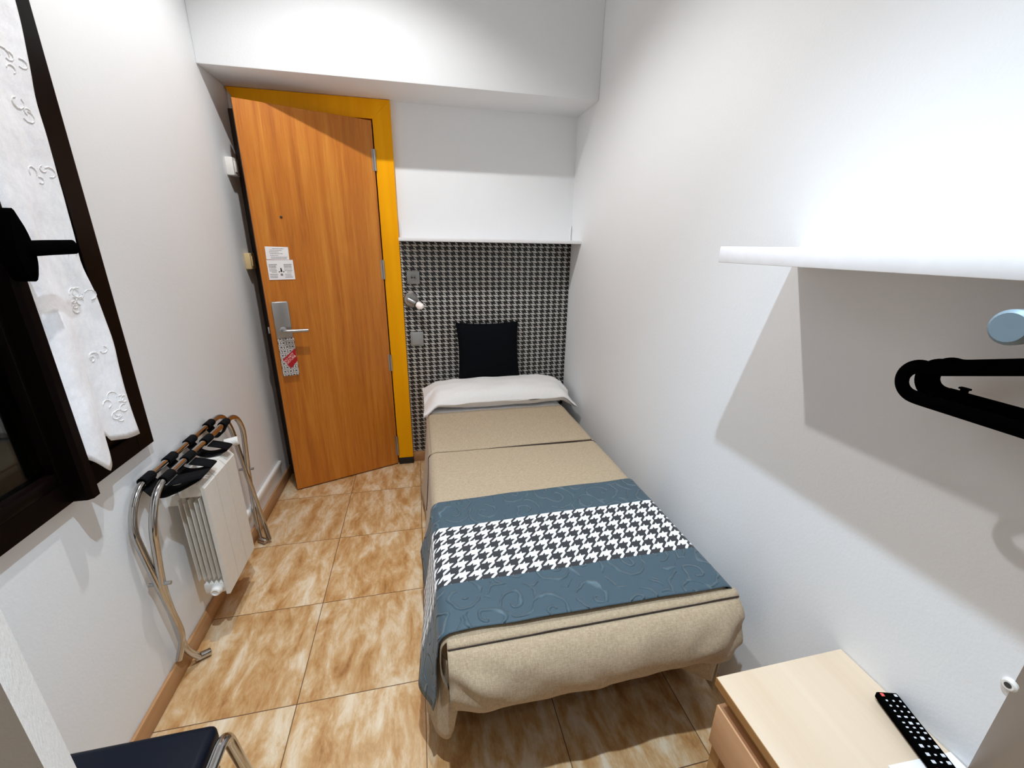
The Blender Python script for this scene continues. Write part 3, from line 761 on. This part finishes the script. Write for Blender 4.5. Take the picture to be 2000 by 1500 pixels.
# bedspread: top with side drops, foot panel, wrapped left corner
def spread():
    pts, s = rounded_top(0.008, 0.845, BT, 0.035, 0.055, 0.06, 0.040); n = len(pts)-1
    bm = bmesh.new(); y0, y1 = 0.80, 2.265; ny = 60
    def fn(u, v):
        i = int(round(u*n)); x, z = pts[i]; y = y0+(y1-y0)*v
        wob = 0.0025*vn(x*6+3, y*7)
        side = sst(0.42, 0.1, z)
        if i < n//2: x += side*(0.010*math.sin(y*11)+0.006*vn(y*9, z*4))
        else: x += side*0.006*vn(y*9, z*4)
        z += wob*(1-side)-0.006*sst(0.9, 0.80, y)*(1-side)
        # the left drop is pulled round the foot corner
        if i < n//2: x += side*0.06*sst(0.93, 0.80, y); z += 0.09*side*sst(0.95, 0.80, y)
        return (x, y, max(z, 0.014))
    grid(bm, n, ny, fn)
    # wrapped corner flap under the foot panel
    def flap(u, v):
        a = u*PI*0.60
        zb = 0.135-0.022*math.sin(min(1, u*1.3)*PI)+0.20*sst(0.55, 1.0, u)**1.5
        z = 0.40+(zb-0.40)*v
        return (0.0+0.050*(1-math.cos(a))-0.030*v*(1-u), 0.862-0.066*math.sin(a)+0.005*math.sin(v*5), z)
    grid(bm, 14, 14, flap)
    # foot panel, bulging and tucked under
    def foot(u, v):
        x = 0.022+u*0.832
        zb = 0.262+0.010*math.sin(u*9)-0.035*sst(0.80, 1.0, u)+0.012*sst(0.12, 0.0, u)
        k = min(1, v*1.06)
        z = (BT-0.016)+(zb-(BT-0.016))*k**1.15
        e = min(u, 1-u); puff = 0.55+0.45*sst(0.0, 0.10, e)
        y = 0.782-0.088*puff*math.sin(min(1, k*0.92)*PI)**0.75*(1-0.25*k)
        y += 0.006*vn(u*7, v*3)*min(1, v*5)+0.004*vn(u*17, v*6)*min(1, v*5)
        cr = sst(0.30, 0.0, e)*math.sin(min(1, v*1.2)*PI)
        y += 0.007*cr*math.sin(34*e-16*v+0.6)
        if v > 0.94: z += 0.025*(v-0.94)/0.06; y += 0.035*(v-0.94)/0.06
        return (x, y, z)
    grid(bm, 60, 22, foot)
    # strip joining top and foot panel
    def lip(u, v):
        x = 0.022+u*0.832
        a = v*PI/2
        return (x, 0.802-0.020*math.sin(a), BT-0.016+0.010*math.cos(a)+0.0025*vn(x*6+3, 5.6)*(1-v))
    grid(bm, 40, 5, lip)
    # right-hand corner fold at the foot
    def rfold(u, v):
        return (0.845+0.02*math.sin(u*PI)-0.10*u*v, 0.80-0.03*math.sin(u*2.4)+0.05*v*u, 0.44-0.33*v+0.05*u*v)
    grid(bm, 8, 10, rfold)
    o = link('bedspread', bm, M['spread'], None, True); solidify(o, 0.003, 1.0)
    tag(o, 'beige linen bedspread with dark piping covering the single bed', 'bedspread')
    bm = bmesh.new()
    p = [(0.024+0.828*k/40, 0.7795, BT-0.014+0.0015*vn(k*.3, 2)) for k in range(41)]
    tube(bm, p, 0.0019, 6)
    link('piping', bm, M['piping'], o, True); bm = bmesh.new()
    q = [(pts[i][0]-(0.004 if i < 16 else 0), 1.79-(0.25*(0.42-pts[i][1]) if i < 12 else 0)+0.012*sst(0, 1, (pts[i][0])/0.85)*-1, pts[i][1]+(0.0035 if i >= 12 else 0)) for i in range(4, n-9)]
    tube(bm, q, 0.0022, 6)
    link('piping', bm, M['piping'], o, True)
    # overlapping upper fold of the cover (double layer beyond the seam)
    bm = bmesh.new()
    def lay(u, v):
        i = 13+int(round(u*(n-28))); x, z = pts[i]; y = 1.785+(2.27-1.785)*v
        return (x, y, z+0.004+0.002*vn(x*6, y*6))
    grid(bm, n-28, 14, lay)
    f = link('turned_fold', bm, M['spread'], o, True); solidify(f, 0.004, 1.0)
spread()

# bed runner
def runner():
    def mf(u, v):
        y = 0.804+(1.385-0.804)*v
        return 1 if 0.962 < y < 1.226 else 0
    def sh(P, u, v):
        y = P.y
        side = sst(0.43, 0.25, P.z)
        if u < 0.4:
            P.x += -0.010*side*math.sin(y*9)-0.012*side*sst(0.95, 0.79, y)
            P.z += side*(0.05*sst(1.2, 1.385, y)-0.02*sst(1.0, 0.8, y))
            P.x += 0.045*sst(0.90, 0.80, y)*side; P.z += 0.02*sst(0.90, 0.80, y)*side
        elif u > 0.6:
            P.x += 0.006*math.sin(y*10)*side
        P.z += 0.002*vn(P.x*9, y*9)
        P.y += 0.010*(P.x-0.42)*(1 if v < 0.5 else 1.2)*-1*(1-v)+0.03*(P.x-0.42)*v*0.9+0.003*vn(P.x*10, v*3)
        return P
    o = drape('bed_runner', 0.002, 0.851, BT+0.0085, 0.036, 0.235, 0.285, 0.804, 1.385, 66, [M['scroll'], M['check']], 0.047, sh, mf, 0.003)
    tag(o, 'slate blue bed runner with houndstooth centre band across the foot of the bed', 'bed runner')
runner()

# pillow and cushion
def pillow_mesh(bm, L, W, T, nu=36, nv=24, pinch=0.06, post=None):
    def half(sg):
        def fn(u, v):
            a, b = u*2-1, v*2-1
            h = (max(0, 1-abs(a)**3.2))**0.55*(max(0, 1-abs(b)**2.6))**0.6
            x = a*L/2*(1-pinch*(1-abs(a)**2)*0+0) ; y = b*W/2*(1-pinch*(1-b*b*0)*(1-a*a)*abs(b)*0.5)
            x *= (1-pinch*0.5*(1-b*b))
            P = Vector((x, y, sg*T/2*h))
            return post(P, a, b, sg) if post else P
        return fn
    grid(bm, nu, nv, half(1)); grid(bm, nu, nv, half(-1))
    bmesh.ops.remove_doubles(bm, verts=bm.verts, dist=1e-5)
bm = bmesh.new()
def post(P, a, b, sg):
    P.z += 0.006*vn(a*5, b*4+sg)
    dr = sst(0.80, 1.0, abs(a)); P.z -= 0.055*dr*(1.0 if b < 0 else 0.4)
    P.y -= 0.02*dr
    if sg < 0: P.z = max(P.z, -0.045-0.06*dr)
    return P
pillow_mesh(bm, 0.93, 0.345, 0.145, 44, 26, 0.03, post)
o = link('pillow', bm, M['cotton'], None, True, (0.455, 2.435, BT+0.066), (math.radians(3), 0, 0)); tag(o, 'long white pillow at the head of the bed', 'pillow')
bm = bmesh.new()
pillow_mesh(bm, 0.40, 0.366, 0.10, 26, 26, 0.12)
o = link('cushion', bm, M['cushion'], None, True, (0.415, 2.553, 0.779), (math.radians(78), 0, math.radians(1.5))); tag(o, 'black square cushion leaning on the houndstooth panel', 'cushion')

# ------------------------------------------------------------------ right-hand shelf, rail and hangers
t = thing('wall_shelf', 'thick white shelf high on the right wall above the hangers', 'shelf', (0.842, 0.66, 1.405))
BX('board', (-0.117, 0.117, -0.34, 0.276, -0.0185, 0.0185), M['white_lac'], t, 0.0012)
t = thing('clothes_rail', 'chrome clothes rod under the right-hand shelf', 'rail', (0.6, 0.306, 1.346))
TB('rod', [(0, 0, 0), (0.359, 0, 0)], 0.009, M['chrome'], t, 14)
LT('end_cap', [(0.0, -0.010), (0.015, -0.010), (0.0185, -0.006), (0.0185, 0.004), (0.009, 0.006)], (0, 0, 0), (1, 0, 0), M['bluemetal'], t)
BX('bracket', (0.135, 0.165, -0.012, 0.022, 0.006, 0.0385), M['black'], t, 0.002)
def hanger_parts(t):
    bm = bmesh.new()
    L, r = 0.226, 0.027
    path = []
    zc = 1.213-1.348
    apex = (0.0, -0.052)
    # outline in (y, z), far end first
    def endarc(s):
        out = []
        for k in range(9):
            a = math.radians(70+k*(205/8)); out.append((s*(L-r)-s*r*math.cos(a)*1.0, zc+r*math.sin(a)))
        return out
    far = endarc(1); near = endarc(-1)
    path = [apex]+far+near[::-1]
    P = smooth_path([(0, y, z) for y, z in path]+[(0, *apex)], 0.012, 3)[:-1]
    tube(bm, P, 0.0115, 8, ry=0.005, closed=True, up=Vector((1, 0, 0)))
    for s in (-1, 1):
        box(bm, -0.004, 0.004, s*(L-0.05)-0.004, s*(L-0.05)+0.004, zc-0.020, zc-0.008)
        box(bm, -0.004, 0.004, s*(L-0.05)-0.007, s*(L-0.05)+0.007, zc-0.011, zc-0.008)
    link('body', bm, M['black'], t, True)
    hook = [(0, 0, -0.052), (0, 0, -0.030)]+[(0, 0.0135*math.sin(math.radians(a)) , -0.0 - 0.0135*math.cos(math.radians(a))+0.0) for a in range(20, 260, 20)]
    bm = bmesh.new(); tube(bm, smooth_path(hook, 0.01, 3), 0.0032, 8)
    link('hook', bm, M['chrome'], t, True)
h0 = thing('clothes_hanger', 'black plastic hanger on the rod, furthest from the wall', 'hanger', (0.817, 0.306, 1.345), 'black hangers on the rod')
hanger_parts(h0)
for (x, dy, lab) in ((0.862, 0.0, 'black plastic hanger on the rod, middle one'), (0.892, 0.003, 'black plastic hanger on the rod, closest to the wall')):
    r = h0.copy(); COL.objects.link(r); r.location = (x, 0.306+dy, 1.345); r['label'] = lab
    for c in h0.children:
        d = c.copy(); COL.objects.link(d); d.parent = r

# ------------------------------------------------------------------ nightstand with remote and paper
t = thing('nightstand', 'pale beech nightstand against the right wall', 'nightstand', (0.785, 0.38, 0))
no = Vector((0.785, 0.38, 0))
def nb(name, x0, x1, y0, y1, z0, z1, m, bev, par=None): 
    return BX(name, (x0-no.x, x1-no.x, y0-no.y, y1-no.y, z0, z1), m, par or t, bev)
nb('top', 0.612, 0.957, 0.190, 0.567, 0.478, 0.50, M['beech'], 0.0012)
nb('edge_band', 0.6105, 0.6118, 0.190, 0.567, 0.4785, 0.4995, M['oak'], 0)
nb('carcass', 0.640, 0.950, 0.205, 0.555, 0.315, 0.478, M['oak'], 0.001)
dr = nb('drawer', 0.618, 0.640, 0.208, 0.556, 0.306, 0.426, M['beech_side'], 0.0015)
for y in (0.213, 0.527):
    for x in (0.630, 0.915):
        nb('leg', x, x+0.028, y, y+0.028, 0, 0.316, M['oak'], 0.002)
# paper leaflet under the remote
t = thing('leaflet', 'white printed leaflet under the remote on the nightstand', 'leaflet', (0.885, 0.265, 0.5005), None, math.radians(-3))
BX('sheet', (-0.075, 0.068, -0.06, 0.082, 0, 0.0012), M['paper'], t)
bm = bmesh.new(); box(bm, -0.005, 0.03, 0.06, 0.066, 0.0013, 0.0016); box(bm, -0.03, 0.03, 0.045, 0.048, 0.0013, 0.0016); box(bm, -0.03, 0.025, 0.036, 0.039, 0.0013, 0.0016)
link('print', bm, M['ink'], t)
# remote
t = thing('remote_control', 'black television remote on the nightstand beside the wall', 'remote control', (0.909, 0.361, 0.5018), None, math.radians(-16))
def remote():
    Lr, Wr = 0.187, 0.044
    bm = bmesh.new()
    box(bm, -Wr/2, Wr/2, -Lr/2, Lr/2, 0.004, 0.020, 0.004, 3); box(bm, -Wr/2+0.004, Wr/2-0.004, -Lr/2+0.004, Lr/2-0.004, 0.0, 0.006, 0.002)
    link('body', bm, M['black'], t, True)
    bm = bmesh.new(); box(bm, -0.0035, 0.0035, -0.0022, 0.0022, 0, 0.0014, 0.0006, 1)
    first = None
    def b(x, y, m, sx=1, sy=1):
        nonlocal first
        if first is None:
            o = link('button', bm, M['btn'], t, True); first = o
        else:
            o = first.copy(); COL.objects.link(o)
            if m != 'btn':
                o.data = first.data.copy(); o.data.materials.clear(); o.data.materials.append(M[m]); o['label'] = m.replace('btn_', '')+' button'
        o.parent = t; o.location = (x, y, 0.0196); o.scale = (sx, sy, 1)
    c = (-0.0135, 0.0, 0.0135)
    y = 0.086
    b(c[2], y, 'btn', 0.9, 1.2); b(c[0], y, 'btn_red', 1.0, 1.6)
    for r in range(4):
        for k in range(3): b(c[k], 0.074-r*0.0105, 'btn', 0.55 if r < 3 else 0.9, 0.8)
    for r in range(3):
        b(c[0], 0.031-r*0.0085, 'btn', 0.7, 0.7)
        b(c[1], 0.031-r*0.0085, 'btn', 0.7 if r else 1.0, 0.7 if r else 1.2); b(c[2], 0.031-r*0.0085, 'btn', 0.8, 0.8)
    for r, y in enumerate((0.004, -0.010, -0.024, -0.036)):
        for k in range(3): b(c[k], y, 'btn', 1.0 if (k == 1) == (r == 0) else 0.6, 1.3 if (k == 1) == (r == 0) else 0.7)
    for k, m in enumerate(('btn_red', 'btn_green', 'btn_yellow', 'btn_blue')): b(-0.0155+k*0.0103, -0.048, m, 0.75, 0.9)
    for r in range(2):
        for k in range(4): b(-0.0155+k*0.0103, -0.058-r*0.009, 'btn', 0.7, 0.6)
remote()
# white plug by the corner of the right wall
t = thing('wall_plug', 'small white round cap on the edge of the right wall', 'cable outlet', (XR, 0.3195, 0.715))
LT('cap', [(0.011, 0), (0.011, 0.004), (0.008, 0.007), (0.006, 0.007)], (0, 0, 0), (-1, 0, 0), M['white_plastic'], t, 16)
LT('hole', [(0.005, 0.0065), (0.005, 0.0075)], (0, 0, 0), (-1, 0, 0), M['grey_dark'], t, 12)

# ------------------------------------------------------------------ chair at the left front
t = thing('chair', 'chrome framed chair with dark navy padded seat beside the entrance pier', 'chair', (-0.65, 0.53, 0))
co = Vector((-0.65, 0.53, 0))
BX('seat', (-0.815-co.x, -0.458-co.x, 0.345-co.y, 0.722-co.y, 0.415, 0.462), M['leather'], t, 0.016, 4)
BX('backrest', (-0.855-co.x, -0.825-co.x, 0.36-co.y, 0.71-co.y, 0.60, 0.84), M['leather'], t, 0.012, 4)
C2 = lambda pts: [tuple(Vector(p)-co) for p in pts]
TB('front_frame', C2(smooth_path([(-0.385, 0.712, 0.012), (-0.438, 0.698, 0.455), (-0.438, 0.362, 0.455), (-0.385, 0.35, 0.012)], 0.03, 6)), 0.0115, M['chrome'], t, 14)
TB('back_frame', C2(smooth_path([(-0.815, 0.712, 0.012), (-0.822, 0.700, 0.42), (-0.84, 0.700, 0.80), (-0.84, 0.37, 0.80), (-0.822, 0.37, 0.42), (-0.815, 0.35, 0.012)], 0.03, 6)), 0.0115, M['chrome'], t, 14)
for y in (0.66, 0.40):
    TB('seat_rail', C2([(-0.82, y, 0.405), (-0.445, y, 0.405)]), 0.009, M['chrome'], t)
for x, y in ((-0.385, 0.712), (-0.385, 0.35), (-0.815, 0.712), (-0.815, 0.35)):
    LT('foot_cap', [(0.014, 0), (0.014, 0.025), (0.012, 0.027)], Vector((x, y, 0))-co, (0, 0, 1), M['black'], t, 14)

# ------------------------------------------------------------------ ceiling downlights (above the picture); the passage one is an added fill
for nm, loc, m, lab in (('warm', LAMP_A, 'lens_a', 'warm white downlight in the middle of the ceiling'), ('cool', LAMP_B, 'lens_b', 'cool white downlight near the entrance'), ('pas', LAMP_C, 'lens_a', 'added fill light in the passage behind')):
    t = thing('downlight', lab, 'ceiling light', (loc[0], loc[1], ZC))
    LT('trim_ring', [(0.045, 0), (0.062, 0), (0.060, -0.006), (0.045, -0.008)], (0, 0, 0), (0, 0, 1), M['white_plastic'], t)
    LT('lens', [(0.0, -0.002), (0.045, -0.002), (0.045, -0.005)], (0, 0, 0), (0, 0, 1), M[m], t)
